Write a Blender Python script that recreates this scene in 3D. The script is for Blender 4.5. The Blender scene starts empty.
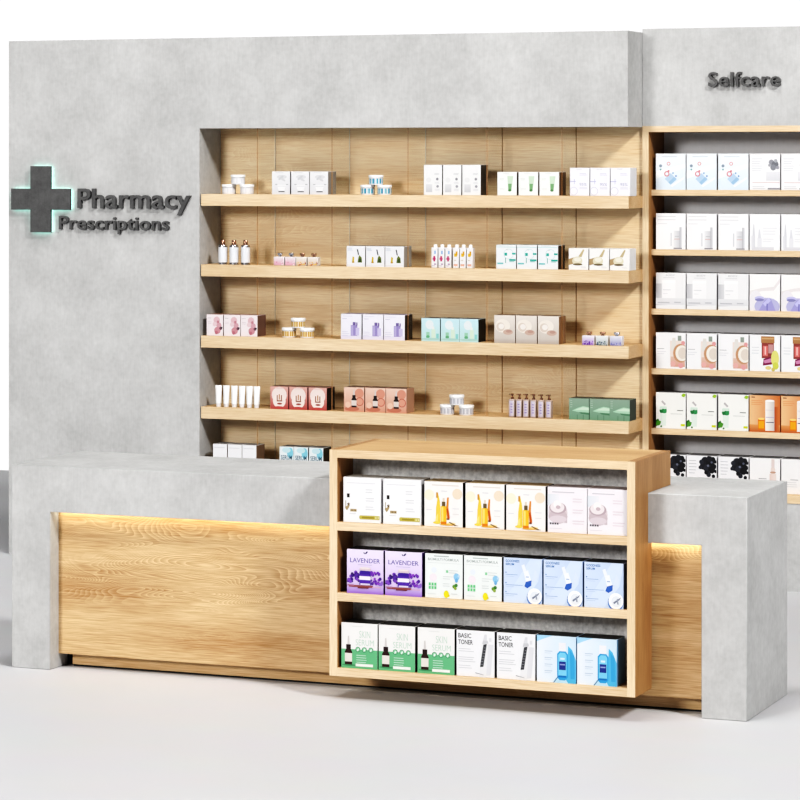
import bpy, bmesh, math, random
from mathutils import Vector, Matrix
random.seed(7)
C = bpy.context.collection
SC = bpy.context.scene

# ------------------------------------------------------------------ helpers
def lin(c):
    return tuple(((v/255)/12.92 if v/255 <= 0.04045 else ((v/255+0.055)/1.055)**2.4) for v in c[:3]) + (1.0,)

def thing(name, label, cat, loc=(0, 0, 0), group=None):
    o = bpy.data.objects.new(name, None); C.objects.link(o)
    o.location = loc; o.empty_display_size = 0.05
    o['label'] = label; o['category'] = cat
    if group: o['group'] = group
    return o

def tag(o, label, cat, group=None):
    o['label'] = label; o['category'] = cat
    if group: o['group'] = group
    return o

def dup(root, loc, label, group=None):
    r = root.copy(); C.objects.link(r); r.location = loc; r['label'] = label
    if group: r['group'] = group
    for ch in list(root.children):
        c = ch.copy(); C.objects.link(c); c.parent = r
        for g in list(ch.children):
            d = g.copy(); C.objects.link(d); d.parent = c
    return r

class MB:
    """collects geometry (with a colour per face corner) into one mesh"""
    def __init__(s):
        s.bm = bmesh.new(); s.cl = s.bm.loops.layers.float_color.new('Col')
    def face(s, pts, col=(255, 255, 255), mat=0, cols=None, smooth=False):
        f = s.bm.faces.new([s.bm.verts.new(p) for p in pts]); f.material_index = mat; f.smooth = smooth
        for i, l in enumerate(f.loops): l[s.cl] = lin(cols[i] if cols else col)
        return f
    def paint(s, faces, col, mat=0):
        for f in faces:
            f.material_index = mat
            for l in f.loops: l[s.cl] = lin(col)
    def box(s, x0, x1, y0, y1, z0, z1, col=(255, 255, 255), mat=0, bevel=0.0):
        old = set(s.bm.faces)
        r = bmesh.ops.create_cube(s.bm, size=1.0)
        vs = r['verts']
        for v in vs:
            v.co = Vector((x0+(v.co.x+.5)*(x1-x0), y0+(v.co.y+.5)*(y1-y0), z0+(v.co.z+.5)*(z1-z0)))
        fs = set(f for v in vs for f in v.link_faces)
        if bevel > 0:
            es = list(set(e for v in vs for e in v.link_edges))
            bmesh.ops.bevel(s.bm, geom=es, offset=bevel, segments=1, affect='EDGES', profile=0.5)
        fs = [f for f in s.bm.faces if f not in old]
        for f in fs: f.normal_update()
        s.paint(fs, col, mat)
        return fs
    def prism(s, poly, a0, a1, axis='y', col=(255, 255, 255), mat=0):
        """polygon in the two other axes, extruded along `axis`"""
        def P(p, a):
            return {'y': (p[0], a, p[1]), 'x': (a, p[0], p[1]), 'z': (p[0], p[1], a)}[axis]
        A = [s.bm.verts.new(P(p, a0)) for p in poly]; B = [s.bm.verts.new(P(p, a1)) for p in poly]
        fs = [s.bm.faces.new(A), s.bm.faces.new(B)]
        n = len(poly)
        for i in range(n): fs.append(s.bm.faces.new((A[i], A[(i+1) % n], B[(i+1) % n], B[i])))
        bmesh.ops.recalc_face_normals(s.bm, faces=fs)
        s.paint(fs, col, mat); return fs
    def lathe(s, prof, cx=0, cy=0, seg=24, col=(255, 255, 255), mat=0, sx=1.0, sy=1.0):
        rings = []
        for r, z in prof:
            if r < 1e-6: rings.append([s.bm.verts.new((cx, cy, z))])
            else: rings.append([s.bm.verts.new((cx+sx*r*math.cos(2*math.pi*i/seg), cy+sy*r*math.sin(2*math.pi*i/seg), z)) for i in range(seg)])
        fs = []
        for a, b in zip(rings, rings[1:]):
            for i in range(seg):
                j = (i+1) % seg
                if len(a) == 1 and len(b) == 1: continue
                if len(a) == 1: f = s.bm.faces.new((a[0], b[j], b[i]))
                elif len(b) == 1: f = s.bm.faces.new((a[i], a[j], b[0]))
                else: f = s.bm.faces.new((a[i], a[j], b[j], b[i]))
                f.smooth = True; fs.append(f)
        bmesh.ops.recalc_face_normals(s.bm, faces=fs)
        s.paint(fs, col, mat); return fs
    def build(s, name, mats, parent=None, loc=None):
        me = bpy.data.meshes.new(name); s.bm.to_mesh(me); s.bm.free()
        for m in (mats if isinstance(mats, (list, tuple)) else [mats]): me.materials.append(m)
        try: me.set_sharp_from_angle(angle=math.radians(40))
        except Exception: pass
        o = bpy.data.objects.new(name, me); C.objects.link(o)
        if parent: o.parent = parent
        if loc: o.location = loc
        return o

# ------------------------------------------------------------------ text as triangles
_tc = {}
def text_tris(body, offset=0.0):
    k = (body, offset)
    if k in _tc: return _tc[k]
    cu = bpy.data.curves.new('txt', 'FONT'); cu.body = body; cu.offset = offset; cu.resolution_u = 3; cu.fill_mode = 'FRONT'
    cu.align_x = 'LEFT'
    ob = bpy.data.objects.new('txt', cu); C.objects.link(ob)
    dg = bpy.context.evaluated_depsgraph_get(); dg.update()
    me = bpy.data.meshes.new_from_object(ob.evaluated_get(dg))
    tris = [[tuple(me.vertices[v].co[:2]) for v in p.vertices] for p in me.polygons]
    bpy.data.objects.remove(ob); bpy.data.curves.remove(cu); bpy.data.meshes.remove(me)
    xs = [p[0] for t in tris for p in t]; ys = [p[1] for t in tris for p in t]
    _tc[k] = (tris, min(xs), max(xs), min(ys), max(ys))
    return _tc[k]

# ------------------------------------------------------------------ materials
def new_mat(name):
    m = bpy.data.materials.new(name); m.use_nodes = True
    nt = m.node_tree; return m, nt, nt.nodes['Principled BSDF']
def N(nt, t, **kw):
    n = nt.nodes.new(t)
    for k, v in kw.items(): setattr(n, k, v)
    return n
def plain(name, col, rough=0.5, metal=0.0, spec=0.5):
    m, nt, b = new_mat(name)
    nz = N(nt, 'ShaderNodeTexNoise'); nz.inputs['Scale'].default_value = 60
    mx = N(nt, 'ShaderNodeMix', data_type='RGBA', blend_type='MULTIPLY'); mx.inputs['Factor'].default_value = 0.06
    mx.inputs['A'].default_value = lin(col); nt.links.new(nz.outputs['Color'], mx.inputs['B'])
    nt.links.new(mx.outputs['Result'], b.inputs['Base Color'])
    b.inputs['Roughness'].default_value = rough; b.inputs['Metallic'].default_value = metal
    b.inputs['Specular IOR Level'].default_value = spec
    return m
def emit(name, col, st):
    m, nt, b = new_mat(name)
    b.inputs['Base Color'].default_value = lin(col)
    b.inputs['Emission Color'].default_value = lin(col); b.inputs['Emission Strength'].default_value = st
    return m
def printed(name, rough=0.45):
    m, nt, b = new_mat(name)
    a = N(nt, 'ShaderNodeAttribute', attribute_name='Col'); sc_ = N(nt, 'ShaderNodeVectorMath', operation='SCALE'); sc_.inputs['Scale'].default_value = .87
    nt.links.new(a.outputs['Color'], sc_.inputs[0]); nt.links.new(sc_.outputs[0], b.inputs['Base Color'])
    b.inputs['Roughness'].default_value = rough; b.inputs['Specular IOR Level'].default_value = 0.3
    return m
def math_n(nt, op, a, b=None):
    n = N(nt, 'ShaderNodeMath', operation=op)
    for i, v in enumerate((a, b)):
        if v is None: continue
        if isinstance(v, (int, float)): n.inputs[i].default_value = v
        else: nt.links.new(v, n.inputs[i])
    return n.outputs[0]
def wood(name, axis, light, dark, lines=0.5, rough=0.5, seed=0.0):
    """oak: fibres and cathedral figure running along `axis`"""
    m, nt, b = new_mat(name)
    tc = N(nt, 'ShaderNodeTexCoord')
    def noise(along, across, scale, detail, dist=0.0):
        mp = N(nt, 'ShaderNodeMapping')
        sc = [across]*3; sc['xyz'.index(axis)] = along
        mp.inputs['Scale'].default_value = sc; mp.inputs['Location'].default_value = (seed, seed*1.7, seed*.6)
        nt.links.new(tc.outputs['Object'], mp.inputs['Vector'])
        n = N(nt, 'ShaderNodeTexNoise'); n.inputs['Scale'].default_value = scale; n.inputs['Detail'].default_value = detail
        n.inputs['Distortion'].default_value = dist
        nt.links.new(mp.outputs[0], n.inputs['Vector']); return n.outputs['Fac']
    big = noise(.7, 5.0, 1.6, 3, .3)
    fine = noise(6.0, 260.0, 1.6, 6)
    fig = noise(.9, 4.2, 1.5, 1.5, .2)
    ring = math_n(nt, 'FRACT', math_n(nt, 'MULTIPLY', fig, 70.0))
    ring = math_n(nt, 'SUBTRACT', .35, math_n(nt, 'POWER', ring, 2.0))
    mask = N(nt, 'ShaderNodeMapRange'); nt.links.new(noise(.6, 3.0, 1.2, 1), mask.inputs[0])
    mask.inputs[1].default_value = .5; mask.inputs[2].default_value = .64
    ring = math_n(nt, 'MULTIPLY', ring, mask.outputs[0])
    v = math_n(nt, 'ADD', math_n(nt, 'MULTIPLY', big, .62), math_n(nt, 'MULTIPLY', fine, .9))
    v = math_n(nt, 'ADD', v, math_n(nt, 'MULTIPLY', ring, lines*.35))
    r = N(nt, 'ShaderNodeMapRange'); nt.links.new(v, r.inputs[0]); r.inputs[1].default_value = .46; r.inputs[2].default_value = 1.04
    mx = N(nt, 'ShaderNodeMix', data_type='RGBA')
    mx.inputs['A'].default_value = lin(light); mx.inputs['B'].default_value = lin(dark)
    nt.links.new(r.outputs[0], mx.inputs['Factor']); nt.links.new(mx.outputs['Result'], b.inputs['Base Color'])
    b.inputs['Roughness'].default_value = rough; b.inputs['Specular IOR Level'].default_value = 0.25
    bp = N(nt, 'ShaderNodeBump'); bp.inputs['Strength'].default_value = .08; bp.inputs['Distance'].default_value = .002
    nt.links.new(fine, bp.inputs['Height']); nt.links.new(bp.outputs[0], b.inputs['Normal'])
    return m
def concrete(name, light, dark, scale=1.0, rough=0.75, speck=0.0):
    m, nt, b = new_mat(name)
    tc = N(nt, 'ShaderNodeTexCoord')
    def noise(sc, det, rgh=.6, vec=None):
        n = N(nt, 'ShaderNodeTexNoise'); n.inputs['Scale'].default_value = sc; n.inputs['Detail'].default_value = det
        n.inputs['Roughness'].default_value = rgh
        nt.links.new(vec or tc.outputs['Object'], n.inputs['Vector']); return n.outputs['Fac']
    mp = N(nt, 'ShaderNodeMapping'); mp.inputs['Scale'].default_value = (60, 60, 7)
    nt.links.new(tc.outputs['Object'], mp.inputs['Vector'])
    a = noise(3.2*scale, 5, .65); c = noise(38*scale, 4, .6); w = noise(2.0, 2, .5, mp.outputs[0])
    v = math_n(nt, 'ADD', math_n(nt, 'MULTIPLY', a, .9), math_n(nt, 'MULTIPLY', c, .45+speck))
    v = math_n(nt, 'ADD', v, math_n(nt, 'MULTIPLY', w, .22))
    r = N(nt, 'ShaderNodeMapRange'); nt.links.new(v, r.inputs[0])
    mid = .5*(.9+.45+speck+.22); r.inputs[1].default_value = mid-.38; r.inputs[2].default_value = mid+.38
    mx = N(nt, 'ShaderNodeMix', data_type='RGBA'); mx.inputs['A'].default_value = lin(dark); mx.inputs['B'].default_value = lin(light)
    nt.links.new(r.outputs[0], mx.inputs['Factor']); nt.links.new(mx.outputs['Result'], b.inputs['Base Color'])
    b.inputs['Roughness'].default_value = rough; b.inputs['Specular IOR Level'].default_value = 0.2
    bp = N(nt, 'ShaderNodeBump'); bp.inputs['Strength'].default_value = .1; bp.inputs['Distance'].default_value = .003
    nt.links.new(c, bp.inputs['Height']); nt.links.new(bp.outputs[0], b.inputs['Normal'])
    return m

OAK_L, OAK_D = (230, 202, 160), (182, 140, 94)
M_oak_x = wood('oak_horizontal', 'x', OAK_L, OAK_D)
M_oak_panel = wood('oak_panel', 'x', (232, 204, 162), (168, 124, 78), lines=.8, seed=3.1)
M_oak_back = wood('oak_back', 'x', (255, 238, 206), (218, 182, 136), lines=.4, seed=8.4)
M_oak_z = wood('oak_vertical_shaded', 'z', (196, 154, 108), (142, 98, 58), lines=.2, seed=1.3)  # same oak darkened: weaker light on side faces put into the colour
M_oak_top = wood('oak_top', 'x', (226, 192, 146), (178, 136, 90), lines=.3, seed=4.4)
M_oak_y = wood('oak_depth', 'y', OAK_L, OAK_D, lines=.2, seed=2.2)
M_oak_edge = wood('oak_edge', 'x', (240, 221, 190), (202, 170, 132), lines=.1, seed=5.0)
M_oak_edge_z = wood('oak_edge_vertical', 'z', (240, 221, 190), (202, 170, 132), lines=.1, seed=6.0)
M_conc = concrete('light_concrete', (210, 210, 209), (166, 166, 165))
M_conc_grey = concrete('grey_concrete_board', (244, 244, 242), (160, 160, 160), 1.4, speck=.5)
M_back_grey = concrete('smooth_grey_board', (244, 244, 246), (226, 226, 228), .8)
M_floor = plain('white_studio_floor', (205, 205, 207), .5, spec=.2)
M_card = printed('printed_card')
M_gloss = printed('glossy_print', .2)
M_white = plain('white_plastic', (244, 244, 244), .3)
M_porc = plain('white_jar_glass', (238, 238, 240), .15)
M_silver = plain('silver_metal', (200, 200, 205), .25, 1.0)
M_copper = plain('copper_metal', (190, 150, 128), .25, 1.0)
M_sign = concrete('dark_grey_sign', (112, 112, 112), (80, 80, 80), 5)
M_halo = emit('cyan_sign_light', (186, 255, 240), 3.5)
M_led = emit('warm_led', (255, 242, 216), 10.0)
M_dark = plain('black_shadow_gap', (24, 22, 20), .8)

def glass(name, tint, fac):
    m, nt, b = new_mat(name)
    nt.nodes.remove(b); out = nt.nodes['Material Output']
    t = N(nt, 'ShaderNodeBsdfTransparent'); t.inputs[0].default_value = tint
    g = N(nt, 'ShaderNodeBsdfGlossy'); g.inputs['Roughness'].default_value = .03
    mx = N(nt, 'ShaderNodeMixShader'); mx.inputs[0].default_value = fac
    nt.links.new(t.outputs[0], mx.inputs[1]); nt.links.new(g.outputs[0], mx.inputs[2]); nt.links.new(mx.outputs[0], out.inputs[0])
    return m
M_pane = glass('clear_acrylic', (.992, .994, .99, 1), .02)
M_pane_edge = plain('acrylic_edge_painted_glint', (240, 232, 215), .3)  # edge tones painted in for refraction; all panes are the same acrylic
M_pane_edge2 = plain('acrylic_edge_tan', (176, 132, 88), .3)

# ------------------------------------------------------------------ setting: studio floor and backdrop light
mb = MB(); mb.box(-14, 12, -14, 5.55, -.05, 0)
fl = mb.build('floor', M_floor); fl['kind'] = 'structure'

# ------------------------------------------------------------------ pharmacy shelving wall
PL, NL, PR = -2.9015, -1.7271, .6927
YP, YB, YG = 1.7432, 2.009, 1.7514
ph = thing('shelving_unit', 'wide grey concrete wall unit with recessed oak shelves, behind the counter', 'shelving unit', (-1.1, 1.9, 0))
def rel(o, root):
    o.location = -Vector(root.location); return o
mb = MB(); mb.prism([(PL, 0), (PR, 0), (PR, .41), (NL, .41), (NL, 2.359), (PR, 2.359), (PR, 2.8478), (PL, 2.8478)], YP, 2.06)
rel(mb.build('concrete_surround', M_conc, ph), ph)
mb = MB(); mb.box(NL, PR, YB, 2.045,   .41, 2.359); rel(mb.build('back_panel', M_oak_back, ph), ph)
SHZ = [2.0046, 1.6240, 1.2390, .8558, .4735]
for z in SHZ:
    mb = MB(); mb.box(NL+.006, PR+.002, YG, YB, z-.0635, z)
    for f in mb.bm.faces:
        if f.calc_center_median().y < YG+.001: f.material_index = 1
    rel(mb.build('shelf', [M_oak_x, M_oak_edge], ph), ph)
DIV = [(-1.4083, -1.3982), (-.9719, -.9577), (-.5359, -.5176), (-.0923, -.0839), (.320, .3272)]
tops = [2.359] + [z-.0635 for z in SHZ[:-1]]
for k, (xf, xb) in enumerate(DIV):
    for z0, z1 in zip(SHZ, tops):
        mb = MB(); y0, y1, t = 1.800, 2.008, .0022
        pts = [(xf-t, y0), (xf+t, y0), (xb+t, y1), (xb-t, y1)]
        fs = mb.prism(pts, z0+.0005, z1-.0005, 'z')
        for f in fs:
            n = f.calc_center_median()
            if abs(n.y-y0) < .001: f.material_index = 1
            elif abs(n.y-y1) < .001: f.material_index = 1
        # painted rear strip imitating light refracted in the pane edge
        mb.box(xb-.0018, xb+.0018, y1-.003, y1+.0004, z0+.0005, z1-.0005, mat=2 if k < 3 else 1)
        rel(mb.build('glass_divider', [M_pane, M_pane_edge2, M_pane_edge], ph), ph)

# ------------------------------------------------------------------ selfcare shelving unit
SL, SR, YS = .6943, 1.790, 1.989
ILx, IRx, YSB = .7274, 1.755, 2.265
sc = thing('shelving_unit', 'tall concrete and oak shelving unit under the Selfcare sign, at the right', 'shelving unit', (1.24, 2.1, 0))
mb = MB(); mb.box(SL, SR, YS, 2.30, 2.3641, 2.8662); rel(mb.build('concrete_header', M_conc, sc), sc)
mb = MB(); mb.box(SL+.002, SR-.002, YS+.004, 2.30, 0, .4472); rel(mb.build('concrete_base', M_conc, sc), sc)
def panel_edges(mb, yfront):
    for f in mb.bm.faces:
        if abs(f.calc_center_median().y-yfront) < .001: f.material_index = 1
for x0, x1 in ((SL, ILx), (IRx, SR)):
    mb = MB(); mb.box(x0, x1, YS, 2.29, .488, 2.333); panel_edges(mb, YS); rel(mb.build('side_panel', [M_oak_z, M_oak_edge_z], sc), sc)
mb = MB(); mb.box(SL, SR, YS, 2.29, 2.333, 2.3641); panel_edges(mb, YS); rel(mb.build('top_panel', [M_oak_x, M_oak_edge], sc), sc)
mb = MB(); mb.box(SL, SR, YS, 2.29, .4472, .488); panel_edges(mb, YS); rel(mb.build('bottom_panel', [M_oak_x, M_oak_edge], sc), sc)
mb = MB(); mb.box(ILx, IRx, YSB, 2.29, .488, 2.333); rel(mb.build('back_panel', M_back_grey, sc), sc)
SSZ = [2.0349, 1.7258, 1.4185, 1.1090, .7992]
for z in SSZ:
    mb = MB(); mb.box(ILx, IRx, YS+.05, YSB, z-.030, z); panel_edges(mb, YS+.05); rel(mb.build('shelf', [M_oak_x, M_oak_edge], sc), sc)

# ------------------------------------------------------------------ counter
CL, CR, CF, CB, CT = -1.0905, 2.1793, -1.4167, -.7921, .8757
LL, LR, BZ = -.902, 1.9944, .6785
ct = thing('service_counter', 'long grey concrete counter with glowing oak front panel, in the foreground', 'counter', (.54, -1.1, 0))
mb = MB(); mb.prism([(CL, 0), (LL, 0), (LL, BZ), (LR, BZ), (LR, 0), (CR, 0), (CR, CT), (CL, CT)], CF, CB)
bmesh.ops.bevel(mb.bm, geom=[e for e in mb.bm.edges], offset=.003, segments=1, affect='EDGES')
rel(mb.build('concrete_shell', M_conc, ct), ct)
mb = MB(); mb.box(LL, LR, -1.3412, -1.315, .0605, BZ); rel(mb.build('front_panel', M_oak_panel, ct), ct)
mb = MB(); mb.box(LL+.040, LR-.004, -1.288, -1.265, .008, .0605); rel(mb.build('plinth', M_oak_x, ct), ct)
mb = MB(); mb.box(LL+.044, LR-.008, -1.284, -1.268, 0, .008)  # black strips stand in for the shade under and behind the plinth
mb.box(LL, LR, -1.262, -1.25, 0, .0605); rel(mb.build('base_shade_strips', M_dark, ct), ct)
mb = MB(); mb.box(LL+.01, LR-.01, -1.366, -1.352, BZ-.004, BZ-.0003); rel(mb.build('led_strip', M_led, ct), ct)

# ------------------------------------------------------------------ display shelf on the counter front
BL, BR, BF, BT, BB, BYB = .4790, 1.7770, -1.5872, 1.0150, .0959, -1.1113
IL, IR, IT, IB, YIN = .5134, 1.7438, .9824, .1300, -1.4230
ds = thing('display_shelf', 'open oak display shelf box mounted on the front of the concrete counter', 'display shelf', (1.13, -1.5, 0))
prof = [(BF, BB), (-1.3700, BB), (-1.3700, BZ-.003), (CF-.0008, BZ-.003), (CF-.0008, CT+.0008), (BYB, CT+.0008), (BYB, BT), (BF, BT)]
for x0, x1 in ((BL, IL), (IR, BR)):
    mb = MB(); mb.prism(prof, x0, x1, 'x'); panel_edges(mb, BF); rel(mb.build('side_panel', [M_oak_z, M_oak_edge_z], ds), ds)
mb = MB(); mb.box(IL, IR, BF, BYB, IT, BT); panel_edges(mb, BF)
rel(mb.build('top_panel', [M_oak_top, M_oak_edge], ds), ds)
mb = MB(); mb.box(IL, IR, BYB-.03, BYB, CT+.0008, IT); rel(mb.build('rear_panel', M_oak_x, ds), ds)
mb = MB(); mb.box(IL, IR, BF, -1.3700, BB, IB); panel_edges(mb, BF); rel(mb.build('bottom_panel', [M_oak_x, M_oak_edge], ds), ds)
mb = MB(); mb.box(IL, IR, YIN, CF-.0008, IB, IT); rel(mb.build('back_panel', M_conc_grey, ds), ds)
DSZ = [.7215, .4350]
for z in DSZ:
    mb = MB(); mb.box(IL, IR, BF, YIN, z-.034, z); panel_edges(mb, BF); rel(mb.build('shelf', [M_oak_x, M_oak_edge], ds), ds)

# ------------------------------------------------------------------ signs
def sign_letters(root, body, x0, x1, zb, cap, y, depth, capref='P'):
    tris, a0, a1, b0, b1 = text_tris(body, .011)
    _, _, _, c0, c1 = text_tris(capref, .011)
    sx = (x1-x0)/(a1-a0); sz = cap/(c1-c0)
    # islands
    bm = bmesh.new(); cache = {}
    for t in tris:
        vs = []
        for p in t:
            k = (round(p[0], 5), round(p[1], 5))
            if k not in cache: cache[k] = bm.verts.new((x0+(p[0]-a0)*sx, 0, zb+(p[1]-c0)*sz))
            if cache[k] not in vs: vs.append(cache[k])
        if len(vs) > 2:
            try: bm.faces.new(vs)
            except ValueError: pass
    left = set(bm.faces); isl = []
    while left:
        st = [left.pop()]; grp = list(st)
        while st:
            f = st.pop()
            for e in f.edges:
                for g in e.link_faces:
                    if g in left: left.discard(g); st.append(g); grp.append(g)
        xs = [v.co.x for f in grp for v in f.verts]; isl.append([min(xs), max(xs), grp])
    isl.sort(key=lambda i: i[0]+i[1])
    out = []
    for i in isl:
        c = (i[0]+i[1])/2
        if out and out[-1][0]-.002 < i[0] and i[1] < out[-1][1]+.002 or (out and i[0] < (out[-1][0]+out[-1][1])/2 < i[1] and out[-1][1]-out[-1][0] < .03 and i[1]-i[0] < .03):
            out[-1][2] += i[2]; out[-1][0] = min(out[-1][0], i[0]); out[-1][1] = max(out[-1][1], i[1])
        else: out.append(i)
    for i in out:
        lb = MB(); vm = {}
        fs = []
        for f in i[2]:
            for v in f.verts:
                if v not in vm: vm[v] = lb.bm.verts.new(Vector((v.co.x, y-depth, v.co.z)) - Vector(root.location))
            fs.append(lb.bm.faces.new([vm[v] for v in f.verts]))
        ex = bmesh.ops.extrude_face_region(lb.bm, geom=fs)
        nv = [g for g in ex['geom'] if isinstance(g, bmesh.types.BMVert)]
        for v in nv: v.co.y += depth-.0004
        bmesh.ops.recalc_face_normals(lb.bm, faces=lb.bm.faces[:])
        lb.build('letter', M_sign, root)
    bm.free()

sg = thing('wall_sign', 'raised dark grey lettering reading Pharmacy on the concrete wall beside the cross', 'sign', (-2.12, YP, 1.926))
sign_letters(sg, 'Pharmacy', -2.4605, -1.774, 1.9235, .108, YP, .022)
sg = thing('wall_sign', 'smaller raised dark grey lettering reading Prescriptions, below the Pharmacy lettering', 'sign', (-2.25, YP, 1.805))
sign_letters(sg, 'Prescriptions', -2.577, -1.903, 1.8065, .0735, YP, .020)
sg = thing('wall_sign', 'raised dark grey lettering reading Selfcare on the right concrete header', 'sign', (1.24, YS, 2.565))
sign_letters(sg, 'Selfcare', 1.0505, 1.429, 2.5635, .0745, YS, .020)

cr = thing('cross_sign', 'dark grey pharmacy cross with a pale cyan halo on the concrete wall', 'sign', (-2.6845, YP, 1.9715))
def cross_poly(a, bx, bz, t):
    return [(-t, -bz), (t, -bz), (t, -a), (bx, -a), (bx, a), (t, a), (t, bz), (-t, bz), (-t, a), (-bx, a), (-bx, -a), (-t, -a)]
mb = MB(); mb.prism(cross_poly(.0585, .184, .183, .0625), -.034, -.013); mb.build('cross_face', M_sign, cr)
mb = MB(); mb.prism(cross_poly(.0555, .181, .180, .0595), -.0125, -.006); mb.build('halo_light', M_halo, cr)

# ------------------------------------------------------------------ printed cartons
class Carton:
    """carton with its origin at the middle of the front bottom edge; front faces -Y. Art in u,v in 0..1."""
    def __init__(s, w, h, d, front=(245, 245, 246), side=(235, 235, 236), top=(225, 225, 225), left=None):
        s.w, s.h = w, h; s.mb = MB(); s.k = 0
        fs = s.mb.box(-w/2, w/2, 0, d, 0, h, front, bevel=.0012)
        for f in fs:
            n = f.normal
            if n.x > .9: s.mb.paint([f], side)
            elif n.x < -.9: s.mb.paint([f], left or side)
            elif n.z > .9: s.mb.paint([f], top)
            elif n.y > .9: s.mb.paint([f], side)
        # tuck-flap seam on the lid
        s.mb.face([(-w/2+.004, d*.12, h+.0002), (w/2-.004, d*.12, h+.0002), (w/2-.004, d*.12+.0012, h+.0002), (-w/2+.004, d*.12+.0012, h+.0002)],
                  tuple(int(c*.75) for c in top))
    def P(s, u, v):
        s_ = -.0002-.00004*s.k
        return ((u-.5)*s.w, s_, v*s.h)
    def poly(s, pts, col, cols=None):
        s.k += 1
        if not cols:                                    # trim to the panel
            for ax, lim, sg_ in ((0, 0, 1), (0, 1, -1), (1, 0, 1), (1, 1, -1)):
                out = []
                for p, q in zip(pts, pts[1:]+pts[:1]):
                    dp, dq = (p[ax]-lim)*sg_, (q[ax]-lim)*sg_
                    if dp >= 0: out.append(p)
                    if dp*dq < 0:
                        t = dp/(dp-dq); out.append((p[0]+t*(q[0]-p[0]), p[1]+t*(q[1]-p[1])))
                pts = out
                if len(pts) < 3: return s
        # make the face look towards -Y
        a = sum(p[0]*q[1]-q[0]*p[1] for p, q in zip(pts, pts[1:]+pts[:1]))
        idx = list(range(len(pts)))
        if a < 0: idx.reverse()
        s.mb.face([s.P(*pts[i]) for i in idx], col, cols=[cols[i] for i in idx] if cols else None); return s
    def rect(s, u0, v0, u1, v1, col): return s.poly([(u0, v0), (u1, v0), (u1, v1), (u0, v1)], col)
    def vgrad(s, u0, v0, u1, v1, cb, ctp): return s.poly([(u0, v0), (u1, v0), (u1, v1), (u0, v1)], None, [cb, cb, ctp, ctp])
    def hgrad(s, u0, v0, u1, v1, cl, crr): return s.poly([(u0, v0), (u1, v0), (u1, v1), (u0, v1)], None, [cl, crr, crr, cl])
    def ell(s, u, v, ru, rv, col, n=18, rot=0):
        return s.poly([(u+ru*math.cos(t)*math.cos(rot)-rv*math.sin(t)*math.sin(rot), v+ru*math.cos(t)*math.sin(rot)+rv*math.sin(t)*math.cos(rot)) for t in [2*math.pi*i/n for i in range(n)]], col)
    def disc(s, u, v, r, col, n=18): return s.ell(u, v, r, r*s.w/s.h, col, n)
    def ring(s, u, v, r, col, inner, t=.75): s.disc(u, v, r, col); return s.disc(u, v, r*t, inner)
    def lines(s, u0, u1, v, n, dv, col, hh=.012):
        rr = random.Random(int(u0*1000+v*77+n))
        for i in range(n): s.rect(u0, v-i*dv-hh, u0+(u1-u0)*rr.uniform(.7, 1), v-i*dv, col)
        return s
    def text(s, body, u, v, w, h, col, bold=.0):
        tris, a0, a1, b0, b1 = text_tris(body, bold); s.k += 1
        for t in tris:
            pts = [(u+(p[0]-a0)/(a1-a0)*w, v+(p[1]-b0)/(b1-b0)*h) for p in t]
            a = sum(p[0]*q[1]-q[0]*p[1] for p, q in zip(pts, pts[1:]+pts[:1]))
            if abs(a) < 1e-9: continue
            if a < 0: pts.reverse()
            s.mb.face([s.P(*p) for p in pts], col)
        return s
    def bottle(s, u, v, w, h, body, cap, label=None, neck=.12):
        s.poly([(u-w/2, v), (u+w/2, v), (u+w/2, v+h*.58), (u+w*.22, v+h*.7), (u-w*.22, v+h*.7), (u-w/2, v+h*.58)], body)
        s.rect(u-w*.26, v+h*.7, u+w*.26, v+h, cap)
        if label: s.rect(u-w*.42, v+h*.12, u+w*.42, v+h*.46, label)
        return s
    def dropper(s, u, v, w, h, body, cap, label):
        s.poly([(u-w/2, v), (u+w/2, v), (u+w/2, v+h*.45), (u+w*.3, v+h*.55), (u-w*.3, v+h*.55), (u-w/2, v+h*.45)], body)
        s.rect(u-w*.32, v+h*.55, u+w*.32, v+h*.7, cap); s.poly([(u-w*.16, v+h*.7), (u+w*.16, v+h*.7), (u+w*.08, v+h), (u-w*.08, v+h)], (214, 208, 206))
        s.rect(u-w*.5, v+h*.1, u+w*.5, v+h*.4, label); return s
    def leaf(s, u, v, l, w, ang, col):
        pts = []
        for i in range(9):
            t = i/8; pts.append((l*t, w*math.sin(math.pi*t)))
        for i in range(7, 0, -1):
            t = i/8; pts.append((l*t, -w*math.sin(math.pi*t)))
        ca, sa = math.cos(ang), math.sin(ang)
        return s.poly([(u+p[0]*ca-p[1]*sa, v+p[0]*sa+p[1]*ca) for p in pts], col)
    def build(s): return s.mb.build('product_carton', M_card)

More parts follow.
